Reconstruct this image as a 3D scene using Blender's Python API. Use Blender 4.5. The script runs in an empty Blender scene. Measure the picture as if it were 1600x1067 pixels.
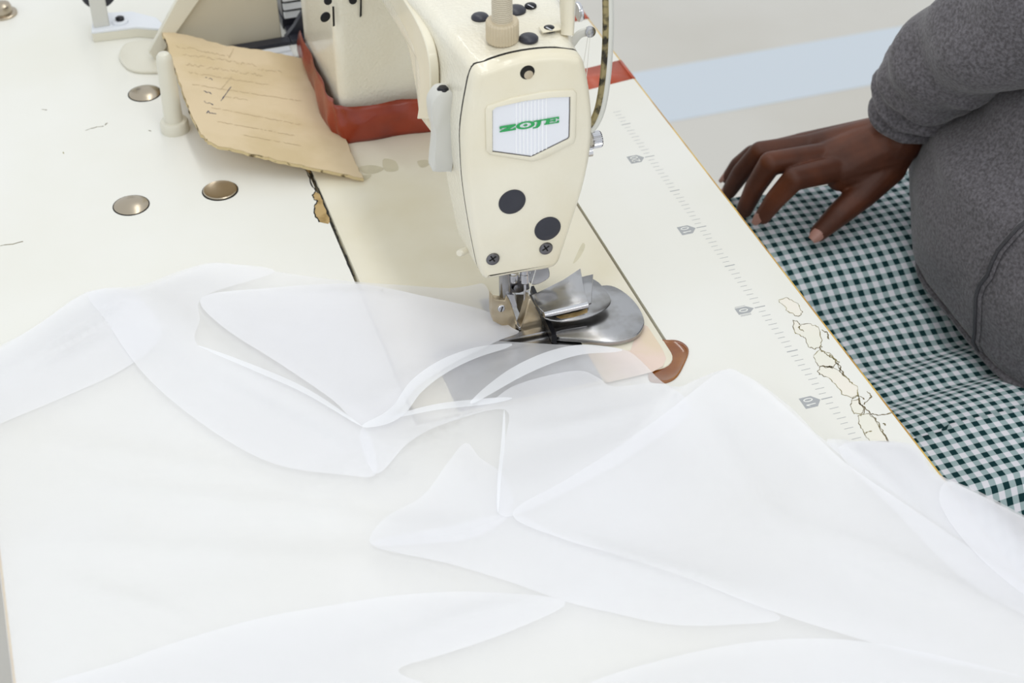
import bpy, bmesh, math, random
from mathutils import Vector, Matrix, noise
from mathutils.geometry import delaunay_2d_cdt
R = random.Random(7)
S = 0.01                                   # everything below is written in centimetres
sc = bpy.context.scene
col = sc.collection

# ------------------------------------------------------------------ camera
FPX = 2568.134
CAM = Vector((78.871, -43.045, 68.257))
YAW, PITCH, ROLL = 2.830296, 0.677809, 0.009683
FW = Vector((math.cos(PITCH)*math.cos(YAW), math.cos(PITCH)*math.sin(YAW), -math.sin(PITCH)))
r_ = FW.cross(Vector((0, 0, 1))).normalized(); d_ = FW.cross(r_)
RT = math.cos(ROLL)*r_ + math.sin(ROLL)*d_
DN = -math.sin(ROLL)*r_ + math.cos(ROLL)*d_
cd = bpy.data.cameras.new('camera'); cam = bpy.data.objects.new('camera', cd); col.objects.link(cam)
M3 = Matrix((RT, -DN, -FW)).transposed()
cam.matrix_world = Matrix.Translation(CAM*S) @ M3.to_4x4()
cd.sensor_width = 36.0; cd.lens = FPX/1600*36.0
cd.clip_start = 0.02; cd.clip_end = 50
cd.dof.use_dof = True; cd.dof.focus_distance = 1.07; cd.dof.aperture_fstop = 11
sc.camera = cam

# ------------------------------------------------------------------ light
w = bpy.data.worlds.new('room_light'); sc.world = w; w.use_nodes = True
w.node_tree.nodes['Background'].inputs[0].default_value = (0.93, 0.97, 1.0, 1)
w.node_tree.nodes['Background'].inputs[1].default_value = 0.9
def area(name, loc, tgt, sx, sy, power, colr=(1, 1, 1)):
    l = bpy.data.lights.new(name, 'AREA'); l.shape = 'RECTANGLE'; l.size = sx; l.size_y = sy
    l.energy = power; l.color = colr
    o = bpy.data.objects.new(name, l); col.objects.link(o); o.location = loc
    o.rotation_euler = (Vector(tgt)-Vector(loc)).to_track_quat('-Z', 'Y').to_euler()
    return o
area('tube_light_over_table', (-0.35, -0.06, 1.45), (-0.35, -0.06, 0), 2.6, 0.12, 6.8, (1, .99, .96))
area('fill_light_side', (1.0, -2.0, 1.7), (-0.1, -0.2, 0), 2.6, 0.3, 7, (.97, .985, 1))  # added fill, not an actual lamp: brightens the back side of the machine
area('fill_light_front', (2.4, 0.5, 1.9), (-0.1, 0.0, 0), 2.6, 0.3, 12, (1, .99, .97))  # added fill from behind the camera to lift the upright faces
sc.cycles.max_bounces = 16; sc.cycles.diffuse_bounces = 10; sc.cycles.transparent_max_bounces = 24
sc.view_settings.view_transform = 'Standard'; sc.view_settings.look = 'None'
sc.view_settings.exposure = -0.05; sc.view_settings.gamma = 1; sc.view_settings.use_curve_mapping = False

# ------------------------------------------------------------------ pixel -> point helpers (a plane the thing touches gives the distance)
def ray(x, y): return FW + RT*((x-800)/FPX) + DN*((y-533.5)/FPX)
def on(x, y, ax, val):
    v = ray(x, y); return CAM + v*((val-CAM[ax])/v[ax])
def pz(x, y, z=0.0): return on(x, y, 2, z)
def pX(x, y, X): return on(x, y, 0, X)
def pY(x, y, Y): return on(x, y, 1, Y)

# ------------------------------------------------------------------ mesh helpers
def smooth_closed(pts, n=4):
    out = []; N = len(pts)
    for i in range(N):
        p0, p1, p2, p3 = [Vector(pts[(i+k) % N]) for k in (-1, 0, 1, 2)]
        for k in range(n):
            t = k/n
            out.append(0.5*((2*p1)+(p2-p0)*t+(2*p0-5*p1+4*p2-p3)*t*t+(3*p1-p0-3*p2+p3)*t**3))
    return out
def smooth_open(pts, n=6):
    pts = [Vector(p) for p in pts]; P = [2*pts[0]-pts[1]]+pts+[2*pts[-1]-pts[-2]]; out = []
    for i in range(1, len(P)-2):
        p0, p1, p2, p3 = P[i-1:i+3]
        for k in range(n):
            t = k/n
            out.append(0.5*((2*p1)+(p2-p0)*t+(2*p0-5*p1+4*p2-p3)*t*t+(3*p1-p0-3*p2+p3)*t**3))
    out.append(pts[-1]); return out
def frame(ax):
    ax = Vector(ax).normalized(); u = ax.orthogonal().normalized(); return u, ax.cross(u)

class MB:
    def __init__(s): s.v = []; s.f = []; s.uv = None; s.mi = []
    def add(s, vs, fs, m=0):
        b = len(s.v); s.v += [Vector(p) for p in vs]; s.f += [[i+b for i in q] for q in fs]; s.mi += [m]*len(fs); return s
    def box(s, x0, x1, y0, y1, z0, z1, m=0):
        return s.add([(x0,y0,z0),(x1,y0,z0),(x1,y1,z0),(x0,y1,z0),(x0,y0,z1),(x1,y0,z1),(x1,y1,z1),(x0,y1,z1)],
              [(3,2,1,0),(4,5,6,7),(0,1,5,4),(1,2,6,5),(2,3,7,6),(3,0,4,7)], m)
    def obox(s, c, ux, uy, uz, m=0):       # box from a centre and three half axes
        c, ux, uy, uz = map(Vector, (c, ux, uy, uz))
        vs = [c+a*ux+b*uy+d*uz for d in (-1, 1) for a, b in ((-1,-1),(1,-1),(1,1),(-1,1))]
        return s.add(vs, [(3,2,1,0),(4,5,6,7),(0,1,5,4),(1,2,6,5),(2,3,7,6),(3,0,4,7)], m)
    def loft(s, rings, cap=True, closed=True, m=0):
        n = len(rings[0]); vs = [p for r in rings for p in r]; fs = []
        for i in range(len(rings)-1):
            for k in range(n if closed else n-1):
                a = i*n+k; b = i*n+(k+1) % n; fs.append((a, b, b+n, a+n))
        if cap:
            fs.append(tuple(range(n-1, -1, -1))); fs.append(tuple(range((len(rings)-1)*n, len(rings)*n)))
        return s.add(vs, fs, m)
    def prism(s, poly, off, m=0):
        off = Vector(off); return s.loft([[Vector(p) for p in poly], [Vector(p)+off for p in poly]], m=m)
    def tube(s, path, rad, n=12, cap=True, m=0, flat=1.0, upv=None):
        path = [Vector(p) for p in path]; rings = []
        if not hasattr(rad, '__len__'): rad = [rad]*len(path)
        u = None
        for i, p in enumerate(path):
            t = (path[min(i+1, len(path)-1)]-path[max(i-1, 0)]).normalized()
            if u is None: u = (Vector(upv) if upv else t.orthogonal())
            u = (u-t*u.dot(t)).normalized(); v = t.cross(u)
            rings.append([p+(u*math.cos(a)+v*math.sin(a)*flat)*rad[i] for a in [2*math.pi*k/n for k in range(n)]])
        return s.loft(rings, cap, m=m)
    def cyl(s, a, b, ra, rb=None, n=24, m=0): return s.tube([a, b], [ra, ra if rb is None else rb], n, m=m)
    def lathe(s, c, ax, prof, n=32, m=0, sx=1.0):   # prof: (radius, height along ax)
        c = Vector(c); ax = Vector(ax).normalized(); u, v = frame(ax); rings = []
        for r, h in prof: rings.append([c+ax*h+(u*math.cos(t)+v*math.sin(t)*sx)*max(r, 1e-4) for t in [2*math.pi*k/n for k in range(n)]])
        return s.loft(rings, True, m=m)
    def sphere(s, c, r, n=12, m=0):
        r = Vector((r, r, r)) if not hasattr(r, '__len__') else Vector(r); c = Vector(c); rings = []
        for i in range(n+1):
            a = math.pi*i/n; rr = max(math.sin(a), 1e-3)
            rings.append([c+Vector((r.x*rr*math.cos(t), r.y*rr*math.sin(t), -r.z*math.cos(a))) for t in [2*math.pi*k/(2*n) for k in range(2*n)]])
        return s.loft(rings, True, m=m)
    def rcone(s, a, b, ra, rb, n=14):
        a, b = Vector(a), Vector(b); ax = (b-a); L = ax.length; ax = ax/L if L > 1e-6 else Vector((0,0,1)); u, v = frame(ax); rings = []
        for i in range(n+1):
            t = math.pi*i/n; h = -math.cos(t); rr = max(math.sin(t), 2e-3)
            c, r = (a, ra) if i <= n//2 else (b, rb)
            if i == n//2: 
                rings.append([a+(u*math.cos(q)+v*math.sin(q))*ra for q in [2*math.pi*k/16 for k in range(16)]]); c, r = b, rb
            rings.append([c+ax*h*r+(u*math.cos(q)+v*math.sin(q))*r*rr for q in [2*math.pi*k/16 for k in range(16)]])
        return s.loft(rings, True)
    def rbox(s, x0, x1, y0, y1, z0, z1, r, seg=4):
        bm = bmesh.new(); bmesh.ops.create_cube(bm, size=1)
        for q in bm.verts: q.co = Vector(((x0+x1)/2+q.co.x*(x1-x0), (y0+y1)/2+q.co.y*(y1-y0), (z0+z1)/2+q.co.z*(z1-z0)))
        bmesh.ops.bevel(bm, geom=bm.edges[:], offset=r, segments=seg, affect='EDGES', profile=.5)
        bm.verts.index_update(); s.add([q.co.copy() for q in bm.verts], [[q.index for q in f.verts] for f in bm.faces]); bm.free(); return s
    def mesh(s, name, o=Vector((0, 0, 0))):
        me = bpy.data.meshes.new(name); me.from_pydata([(p-o)*S for p in s.v], [], s.f)
        return me
    def build(s, name, mat, parent=None, origin=None, angle=35, bevel=0, seg=2, fix=True):
        o = ORG.get(parent, Vector((0, 0, 0))) if parent else Vector(origin) if origin is not None else None
        if o is None:
            xs = [p.x for p in s.v]; ys = [p.y for p in s.v]; o = Vector(((min(xs)+max(xs))/2, (min(ys)+max(ys))/2, min(p.z for p in s.v)))
        me = s.mesh(name, o)
        if fix:
            bm = bmesh.new(); bm.from_mesh(me); bmesh.ops.recalc_face_normals(bm, faces=bm.faces[:]); bm.to_mesh(me); bm.free()
        for m in (mat if isinstance(mat, (list, tuple)) else [mat]): me.materials.append(m)
        if any(s.mi):
            for f, k in zip(me.polygons, s.mi): f.material_index = k
        if s.uv:
            ul = me.uv_layers.new(name='UVMap')
            for lp in me.loops: ul.data[lp.index].uv = s.uv[lp.vertex_index]
        me.shade_smooth(); me.set_sharp_from_angle(angle=math.radians(angle))
        ob = bpy.data.objects.new(name, me); col.objects.link(ob)
        if parent: ob.parent = parent
        else: ob.location = o*S
        ORG[ob] = o
        if bevel:
            b = ob.modifiers.new('bevel', 'BEVEL'); b.width = bevel*S; b.segments = seg; b.limit_method = 'ANGLE'; b.angle_limit = math.radians(40)
            b.harden_normals = False
        return ob
ORG = {}
def tag(o, label, cat, group=None, kind=None):
    if label: o['label'] = label
    if cat: o['category'] = cat
    if group: o['group'] = group
    if kind: o['kind'] = kind
    return o
def thing(name, loc, label, cat, group=None):
    o = bpy.data.objects.new(name, None); col.objects.link(o); o.location = Vector(loc)*S; o.empty_display_size = .02
    ORG[o] = Vector(loc); return tag(o, label, cat, group)
def voxel(mb, vox, smooth=4):
    """fuse overlapping shells into one continuous skin"""
    me = mb.mesh('tmp'); ob = bpy.data.objects.new('tmp', me); col.objects.link(ob)
    m = ob.modifiers.new('r', 'REMESH'); m.mode = 'VOXEL'; m.voxel_size = vox*S; m.use_smooth_shade = True
    if smooth:
        k = ob.modifiers.new('s', 'SMOOTH'); k.factor = .5; k.iterations = smooth
    dg = bpy.context.evaluated_depsgraph_get(); ev = ob.evaluated_get(dg); m2 = ev.to_mesh()
    out = MB(); out.add([q.co/S for q in m2.vertices], [list(p.vertices) for p in m2.polygons])
    ev.to_mesh_clear(); bpy.data.objects.remove(ob); bpy.data.meshes.remove(me); return out

# ------------------------------------------------------------------ materials
def srgb(h):
    h = h.lstrip('#'); c = [int(h[i:i+2], 16)/255 for i in (0, 2, 4)]
    return tuple((x/12.92 if x <= .04045 else ((x+.055)/1.055)**2.4) for x in c)+(1,)
def mat(name, c, rough=.5, metal=0., c2=None, nscale=40., lo=.45, hi=.65, bump=0., bscale=300., coat=0., spec=.5, detail=4.):
    m = bpy.data.materials.new(name); m.use_nodes = True; nt = m.node_tree; b = nt.nodes['Principled BSDF']
    b.inputs['Base Color'].default_value = srgb(c); b.inputs['Roughness'].default_value = rough; b.inputs['Metallic'].default_value = metal
    b.inputs['Coat Weight'].default_value = coat; b.inputs['Specular IOR Level'].default_value = spec
    tc = nt.nodes.new('ShaderNodeTexCoord')
    if c2:
        n = nt.nodes.new('ShaderNodeTexNoise'); n.inputs['Scale'].default_value = nscale; n.inputs['Detail'].default_value = detail
        r = nt.nodes.new('ShaderNodeValToRGB'); r.color_ramp.elements[0].position = lo; r.color_ramp.elements[1].position = hi
        r.color_ramp.elements[0].color = srgb(c); r.color_ramp.elements[1].color = srgb(c2)
        nt.links.new(tc.outputs['Object'], n.inputs['Vector']); nt.links.new(n.outputs['Fac'], r.inputs['Fac']); nt.links.new(r.outputs['Color'], b.inputs['Base Color'])
    if bump:
        n = nt.nodes.new('ShaderNodeTexNoise'); n.inputs['Scale'].default_value = bscale; n.inputs['Detail'].default_value = 3
        bp = nt.nodes.new('ShaderNodeBump'); bp.inputs['Strength'].default_value = bump; bp.inputs['Distance'].default_value = .001
        nt.links.new(tc.outputs['Object'], n.inputs['Vector']); nt.links.new(n.outputs['Fac'], bp.inputs['Height']); nt.links.new(bp.outputs['Normal'], b.inputs['Normal'])
    return m
M = {}
M['table'] = mat('white_laminate', 'ebeae4', .34, c2='e5e3d8', nscale=5, lo=.4, hi=.75, coat=.15)
M['edge'] = mat('yellowed_edge', 'd9b65e', .5, c2='b98d3c', nscale=30)
M['cream'] = mat('cream_enamel', 'e9e3d0', .3, c2='e3dac0', nscale=12, lo=.4, hi=.7, bump=.12, bscale=420, coat=.35)
M['creamtex'] = mat('cream_hammered_enamel', 'e8e3d2', .27, c2='e2dac4', nscale=14, lo=.4, hi=.7, bump=.6, bscale=430, coat=.4)
M['bed'] = mat('cream_bed_enamel', 'e5dfcc', .28, c2='dad1b6', nscale=9, lo=.45, hi=.75, bump=.04, bscale=300, coat=.3)
M['pink'] = mat('worn_pink_primer', 'e6d0c3', .45, c2='e0cdb4', nscale=40)
M['steel'] = mat('brushed_steel', 'b4b4b6', .27, 1, c2='9c9a97', nscale=60, lo=.45, hi=.7, bump=.05, bscale=200)
M['chrome'] = mat('polished_chrome', 'd6d6da', .12, 1)
M['dsteel'] = mat('dark_steel', '77767a', .35, 1, c2='55504a', nscale=70)
M['brass'] = mat('nickel_brass', 'd2c6b0', .3, .85, c2='bfae90', nscale=50)
M['black'] = mat('black_rubber', '2b2c36', .38)
M['blacks'] = mat('black_screw_metal', '26262a', .3, .6)
M['dark'] = mat('dark_gap', '14120e', .8)
M['lever'] = mat('grey_enamel', 'cfcec7', .35, bump=.05)
M['knob'] = mat('beige_plastic', 'cbbda2', .45)
M['thread'] = mat('beige_thread_post', 'cfc6b2', .4)
M['badge'] = mat('white_badge_plastic', 'e8eaf0', .3)
M['badgerib'] = mat('badge_rib_white', 'f6f7fa', .25)
M['green'] = mat('green_print', '2ea35a', .5)
M['red'] = mat('red_plastic_wrap', '7c2409', .35, c2='9c3614', nscale=25, lo=.4, hi=.75, bump=.5, bscale=70, coat=.3)
M['tape'] = mat('red_tape', 'c0583c', .35, c2='b04a2c', nscale=25, bump=.2, bscale=120)
M['card'] = mat('tan_cardboard', 'dcc8a6', .8, c2='d2bd96', nscale=18, bump=.15, bscale=150)
M['cardedge'] = mat('cardboard_edge', 'cdb98c', .9, c2='4a3a20', nscale=90, lo=.56, hi=.64)
M['pencil'] = mat('pencil_mark', 'c6b290', .9)
M['ink'] = mat('ink_mark', '55566a', .9)
M['peg'] = mat('cream_plastic', 'dad6c6', .35, coat=.2)
M['beige'] = mat('grey_beige_panel', 'c4bdaa', .5)
M['print'] = mat('grey_print', 'a9abad', .6)
M['printw'] = mat('white_print', 'f0f0ea', .6)
M['crack'] = mat('crack_dirt', '6f6346', .8, c2='a39a6c', nscale=60)
M['peel'] = mat('peeling_laminate', 'e9e7da', .35, c2='eee8dc', nscale=12)
M['chip'] = mat('bare_chipboard', 'bca06e', .85, c2='8f7442', nscale=90)
M['amber'] = mat('amber_varnish', 'a9702f', .18, c2='7c4116', nscale=16, lo=.4, hi=.65, coat=.6)
M['plug'] = mat('nickel_plug', 'b7ab98', .25, 1)
M['clear'] = mat('milky_plastic', 'e0e0d8', .3)
M['grime'] = mat('grimy_channel', '9c8f66', .6, c2='2e2a1e', nscale=110, lo=.48, hi=.6)
M['whitebox'] = mat('white_plastic', 'e2e5ea', .4)
M['floor'] = mat('pale_floor_paint', 'd6d2ca', .45, c2='cfcac0', nscale=2)
M['stripe'] = mat('pale_blue_floor_paint', 'd2dae2', .4)
M['wood'] = mat('brown_wood', '8b6b48', .5, c2='75573a', nscale=8)
M['frame'] = mat('grey_painted_steel', '8d9296', .4, .3)
M['stain'] = mat('grey_stain', 'd3ccb2', .5, c2='c9c2a8', nscale=60)
M['pan'] = mat('brown_oil_pan', '4a3f22', .5)
# ================================================================== setting
g = MB().box(-420, 420, -320, 420, -77, -75); fl = g.build('floor', M['floor'], origin=(0, 0, -77)); fl['kind'] = 'structure'
g = MB().box(-154.5, -137.4, -320, 420, -75.0, -74.92); tr = g.build('painted_stripe', M['stripe'], fl)
tr['label'] = 'pale blue stripe painted across the floor'

# ================================================================== table
EY, BY = 3.23, -50.85
CX0, CX1, CY0, CY1 = -44.2, 4.16, -25.35, -7.34
tb = thing('sewing_table', (-22, -24, -75), 'white laminate sewing table with yellowed edge, ruler print and machine cut-out', 'table')
def slab_with_hole(xs, ys, z0, z1):
    vs = []; idx = {}; fs = []
    def V(x, y, z):
        k = (x, y, z)
        if k not in idx: idx[k] = len(vs); vs.append(Vector(k))
        return idx[k]
    solid = [[not (i == 1 and j == 1) for j in range(3)] for i in range(3)]
    for i in range(3):
        for j in range(3):
            if not solid[i][j]: continue
            x0, x1, y0, y1 = xs[i], xs[i+1], ys[j], ys[j+1]
            fs.append((V(x0,y0,z1), V(x1,y0,z1), V(x1,y1,z1), V(x0,y1,z1))); fs.append((V(x0,y1,z0), V(x1,y1,z0), V(x1,y0,z0), V(x0,y0,z0)))
            for di, dj, a, b in ((-1,0,(x0,y1),(x0,y0)), (1,0,(x1,y0),(x1,y1)), (0,-1,(x0,y0),(x1,y0)), (0,1,(x1,y1),(x0,y1))):
                ii, jj = i+di, j+dj
                if not (0 <= ii < 3 and 0 <= jj < 3) or not solid[ii][jj]:
                    fs.append((V(*a, z0), V(*b, z0), V(*b, z1), V(*a, z1)))
    return MB().add(vs, fs)
slab_with_hole([-86, CX0, CX1, 39], [BY, CY0, CY1, EY], -4, 0).build('table_top', M['table'], tb)
MB().box(-86, 39, EY, EY+.13, -4, -.02).build('edge_band', M['edge'], tb)
MB().box(-86, 39, BY-.13, BY, -4, -.02).build('edge_band', M['edge'], tb)
MB().box(-46, 8, -27, -5, -9, -8.6).box(-46, -45.6, -27, -5, -9, -4).box(7.6, 8, -27, -5, -9, -4).box(-46, 8, -27, -26.6, -9, -4).box(-46, 8, -5.4, -5, -9, -4).build('oil_pan', M['pan'], tb)
for x in (-74, 26):
    MB().box(x-3, x+3, -30, -24, -72, -4).build('leg', M['frame'], tb, bevel=.4)
    MB().box(x-4, x+4, -48, 0, -75, -72).build('foot', M['frame'], tb, bevel=.4)
MB().box(-74, 26, -29, -25, -30, -24).build('stretcher', M['frame'], tb)
# ruler print on the laminate
g = MB(); zt = .006
def flat(mb, poly, z=.006, m=0): mb.add([(p[0], p[1], z) for p in poly], [list(range(len(poly)))], m)
for k in range(-54, 33):
    u = k*.5; bold = (k % 10 == 0)
    wd = .085 if bold else .042
    y0, y1 = (-.35, .42) if bold else ((-.28, .35) if k % 2 == 0 else (-.28, .22))
    flat(g, [(u-wd/2, y0), (u+wd/2, y0), (u+wd/2, y1), (u-wd/2, y1)])
g.build('ruler_ticks', M['print'], tb, fix=False)
def digit(mb, ch, x, y, w_, h, t, z):      # digit up = -Y, reading towards -X (read by the sitter)
    def P(a, b): return (x-a, y-b)         # a right, b up
    def rect(a0, a1, b0, b1): flat(mb, [P(a0, b0), P(a0, b1), P(a1, b1), P(a1, b0)], z)
    if ch == '1': rect(w_*.35, w_*.35+t, 0, h); flat(mb, [P(w_*.35, h), P(w_*.05, h*.72), P(w_*.05, h*.6), P(w_*.35, h*.84)], z)
    if ch == '0':
        n = 20
        for k in range(n):
            q = [2*math.pi*(k+e)/n for e in (0, 1)]
            o = [P(w_/2+w_/2*math.cos(a), h/2+h/2*math.sin(a)) for a in q]; i = [P(w_/2+(w_/2-t)*math.cos(a), h/2+(h/2-t)*math.sin(a)) for a in q]
            flat(mb, [o[0], o[1], i[1], i[0]], z)
    if ch == '2':
        rect(0, w_, 0, t); flat(mb, [P(0, t), P(w_*.75, h*.62), P(w_, h*.62), P(t*1.4, t)], z); rect(w_-t, w_, h*.6, h-t*.4); rect(0, w_, h-t, h); rect(0, t, h*.7, h)
for u, s in ((-20, '20'), (-10, '10'), (0, '0'), (10, '10')):
    g = MB(); hw = .52
    if s == '0':
        hw = .36
        for q in (-.47, .47, .56): flat(g, [(u+q-.02, -1.62), (u+q+.02, -1.62), (u+q+.02, -.85), (u+q-.02, -.85)])
    flat(g, [(u-hw, -1.68), (u+hw, -1.68), (u+hw, -.85), (u, -.42), (u-hw, -.85)])
    t = g.build('ruler_number', M['print'], tb, fix=False)
    g = MB(); wd = .34; tot = len(s)*wd+(len(s)-1)*.08; x = u+tot/2
    for ch in s: digit(g, ch, x, -.86, wd, .64, .075, .011); x -= wd+.08
    g.build('digits', M['printw'], t, fix=False)
# wear: cracked laminate near the edge, bare chipboard by the cut-out
def strip(mb, pts, w0, z):
    P = [pz(x, y, z) for x, y in pts]
    for a, b in zip(P[:-1], P[1:]):
        d = (b-a); n = Vector((-d.y, d.x, 0)).normalized()*w0*R.uniform(.5, 1.4)/2
        mb.add([a-n, b-n, b+n, a+n], [(0, 1, 2, 3)])
def jit(pts, k=4, amp=1.6):
    out = []
    for (x0, y0), (x1, y1) in zip(pts[:-1], pts[1:]):
        for i in range(k): t = i/k; out.append((x0+(x1-x0)*t+R.uniform(-amp, amp), y0+(y1-y0)*t+R.uniform(-amp, amp)))
    out.append(pts[-1]); return out
g = MB()
patches = [[(1217,470),(1229,465),(1240,470),(1250,480),(1254,489),(1249,494),(1240,492),(1229,484),(1226,478)],
  [(1239,500),(1246,503),(1252,508),(1268,506),(1279,512),(1284,530),(1283,540),(1274,545),(1262,541),(1259,528),(1248,523),(1241,519)],
  [(1271,557),(1281,546),(1297,552),(1308,565),(1300,575),(1280,572)],
  [(1277,580),(1283,572),(1300,572),(1318,585),(1340,604),(1341,618),(1330,622),(1316,616),(1306,600),(1296,591),(1281,584)],
  [(1331,625),(1343,623),(1350,640),(1344,648),(1334,645),(1329,636)],
  [(1341,650),(1355,645),(1368,655),(1388,690),(1360,690),(1350,675),(1341,660)]]
for q in patches: flat(g, [pz(x, y) for x, y in q], .005)
g.build('peeled_patch', M['peel'], tb, fix=False)
g = MB()
for q in patches: strip(g, jit(q+[q[0]], 4, 1.5), .045, .009)
for q in ([(1340,610),(1343,630),(1360,646),(1372,660),(1380,676),(1388,691)], [(1360,646),(1375,649),(1395,644)], [(1343,630),(1352,640),(1345,650)],
          [(1297,552),(1303,562),(1310,570),(1320,588)], [(1355,612),(1362,620),(1350,632)], [(1284,515),(1292,520),(1296,530)], [(1284,540),(1280,546),(1290,552),(1300,560),(1312,566)], [(1306,566),(1315,572),(1312,580),(1322,590),(1332,600)], [(1252,508),(1247,512),(1256,518)], [(1330,622),(1340,618),(1350,624)], [(1352,676),(1362,673)], [(1380,660),(1384,664)]): strip(g, jit(q, 5, 1.5), .07, .01)
g.build('crack_line', M['crack'], tb, fix=False)
g = MB(); flat(g, [pz(*q) for q in ((489,303),(493,300),(499,303),(507,318),(516,345),(513,350),(499,347),(492,335),(491,320),(497,314),(490,311))], .006)
g.build('chipped_patch', M['chip'], tb, fix=False); g = MB(); flat(g, [pz(*q) for q in ((470,259),(483,262),(489,272),(480,268))], .006)
cp = g.build('chipped_patch', M['chip'], tb, fix=False)
g = MB(); strip(g, jit([(470,259),(480,268),(488,290),(494,299),(489,304),(490,311),(497,314),(491,322),(492,335),(499,347)], 4, 1), .09, .01)
strip(g, jit([(483,262),(500,300),(517,345),(530,378),(553,432)], 8, 1.2), .12, .008); g.build('chip_edge', M['dark'], tb, fix=False)
# little scratches on the white laminate
for q in ([(134,204),(142,201),(152,198),(162,197)], [(163,196),(168,192)], [(66,171),(73,172)], [(98,238),(100,240)], [(232,204),(236,205)], [(0,384),(20,381),(36,377)]): g = MB(); strip(g, jit(q, 3, .6), .07, .006); g.build('scratch', M['crack'], tb, fix=False)

# amber corner recess
pts = [(1020,538),(1046,533),(1062,535),(1073,543),(1075,553),(1069,569),(1059,587),(1047,596),(1032,598),(1014,590)]
base = smooth_closed([pz(x, y) for x, y in pts], 5); c = sum(base, Vector())/len(base)
g = MB(); rings = [[c+(p-c)*k+Vector((0,0,z)) for p in base] for k, z in ((1.03,.002),(1.03,.07),(1.0,.11),(.95,.12),(.91,.1),(.87,.05),(.5,.045))]
g.loft(rings).build('corner_pad', M['amber'], tb, angle=70)['label'] = 'amber varnished corner pad'
# metal hole plugs in the table
for i, (x, y, lab) in enumerate(((226,146,'nickel hole plug nearest the cream peg'), (205,321,'nickel hole plug on the table, nearest the white fabric'), (344,298,'nickel hole plug on the table between cardboard and bed'), )):
    p = pz(x, y); g = MB().lathe(p, (0,0,1), [(1.28,0),(1.28,.1),(1.2,.14),(1.12,.12),(.9,.085),(.5,.05),(0,.045)] if i == 2 else [(1.28,0),(1.28,.05),(1.22,.08),(1.0,.17),(.6,.25),(.25,.28),(0,.285)], 40)
    tag(g.build('hole_plug', M['plug'], origin=p), lab, 'plug', 'nickel plugs in the table top')
    MB().lathe(p, (0,0,1), [(1.36,.0),(1.36,.02),(1.2,.025)], 40).build('gap_ring', M['dark'], tb)
p = pz(3, 22); kn = thing('leveling_knob', p, 'nickel knob with washer at the far left table corner', 'knob')
MB().lathe(p, (0,0,1), [(1.35,0),(1.35,.15),(1.25,.2),(.8,.22)], 32).build('washer', M['plug'], kn)
MB().lathe(p, (0,0,1), [(.95,.2),(.95,.7),(.85,.95),(.5,1.1),(0,1.15)], 32).build('cap', M['plug'], kn)
# red tapes wrapped over the table's front edge
def tape(x0, x1, y0, sk, lab):
    g = MB(); P = []
    for y, z in ((y0, .015), (-2, .02), (EY-.1, .03), (EY+.17, -.05), (EY+.2, -1.2), (EY+.2, -4.05)): P.append((y, z))
    for a, b in zip(P[:-1], P[1:]):
        for dz in (0,):
            g.add([(x0+sk*(a[0]-EY), a[0], a[1]), (x1+sk*(a[0]-EY), a[0], a[1]), (x1+sk*(b[0]-EY), b[0], b[1]), (x0+sk*(b[0]-EY), b[0], b[1])], [(0,1,2,3)])
    o = g.build('red_tape', M['tape'], origin=(x0, EY, 0)); m = o.modifiers.new('t', 'SOLIDIFY'); m.thickness = .0004; m.offset = 1
    tag(o, lab, 'tape', 'red tapes on the table edge')
tape(-34.7, -31.5, -7.0, -.12, 'wide red tape strip across the table nearer the ruler print')
tape(-45.2, -42.5, -7.0, -.1, 'red tape strip across the table farther from the ruler')
# ================================================================== sewing machine
BT = .16                                     # top of the bed
sm = thing('sewing_machine', (-20, -16.3, 0), 'cream industrial sewing machine with green lettered white badge', 'sewing machine')
def rounded_rect(x0, x1, y0, y1, r, n=6, only_front=False):
    out = []
    for cx, cy, a0 in ((x1-r, y0+r, -90), (x1-r, y1-r, 0), (x0+r, y1-r, 90), (x0+r, y0+r, 180)):
        for k in range(n+1):
            a = math.radians(a0+90*k/n); out.append((cx+r*math.cos(a), cy+r*math.sin(a)))
    return out
rr = rounded_rect(-43.9, 4.05, -25.1, -7.55, 1.3)
def ring(z, ins): 
    return [Vector((x+(-ins if x > -20 else ins), y+(-ins if y > -16 else ins), z)) for x, y in rr]
MB().loft([ring(-3.5, 0), ring(BT-.2, 0), ring(BT-.06, .06), ring(BT, .22)]).build('bed', M['bed'], sm)
# worn pink corner of the bed, and steel slide plate / needle plate
g = MB(); flat(g, [pz(x, y, BT) for x, y in ((908,541),(985,548),(1000,505),(1012,510),(1035,545),(1041,560),(1036,572),(1020,581),(985,590),(948,598))], BT+.012)
g.build('worn_corner', M['pink'], sm, fix=False)
MB().box(-2.0, 3.95, -22.5, -12.85, BT-.05, BT+.03).build('slide_plate', M['steel'], sm, bevel=.03)
MB().box(-6.6, -2.1, -17.9, -13.9, BT-.05, BT+.05).build('needle_plate', M['steel'], sm, bevel=.03)
MB().box(-2.12, -1.98, -22.5, -13.9, BT+.0, BT+.035).build('plate_gap', M['dark'], sm)
MB().box(-.9, -.84, -22.5, -12.9, BT+.0, BT+.036).build('plate_gap', M['dark'], sm)
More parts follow.
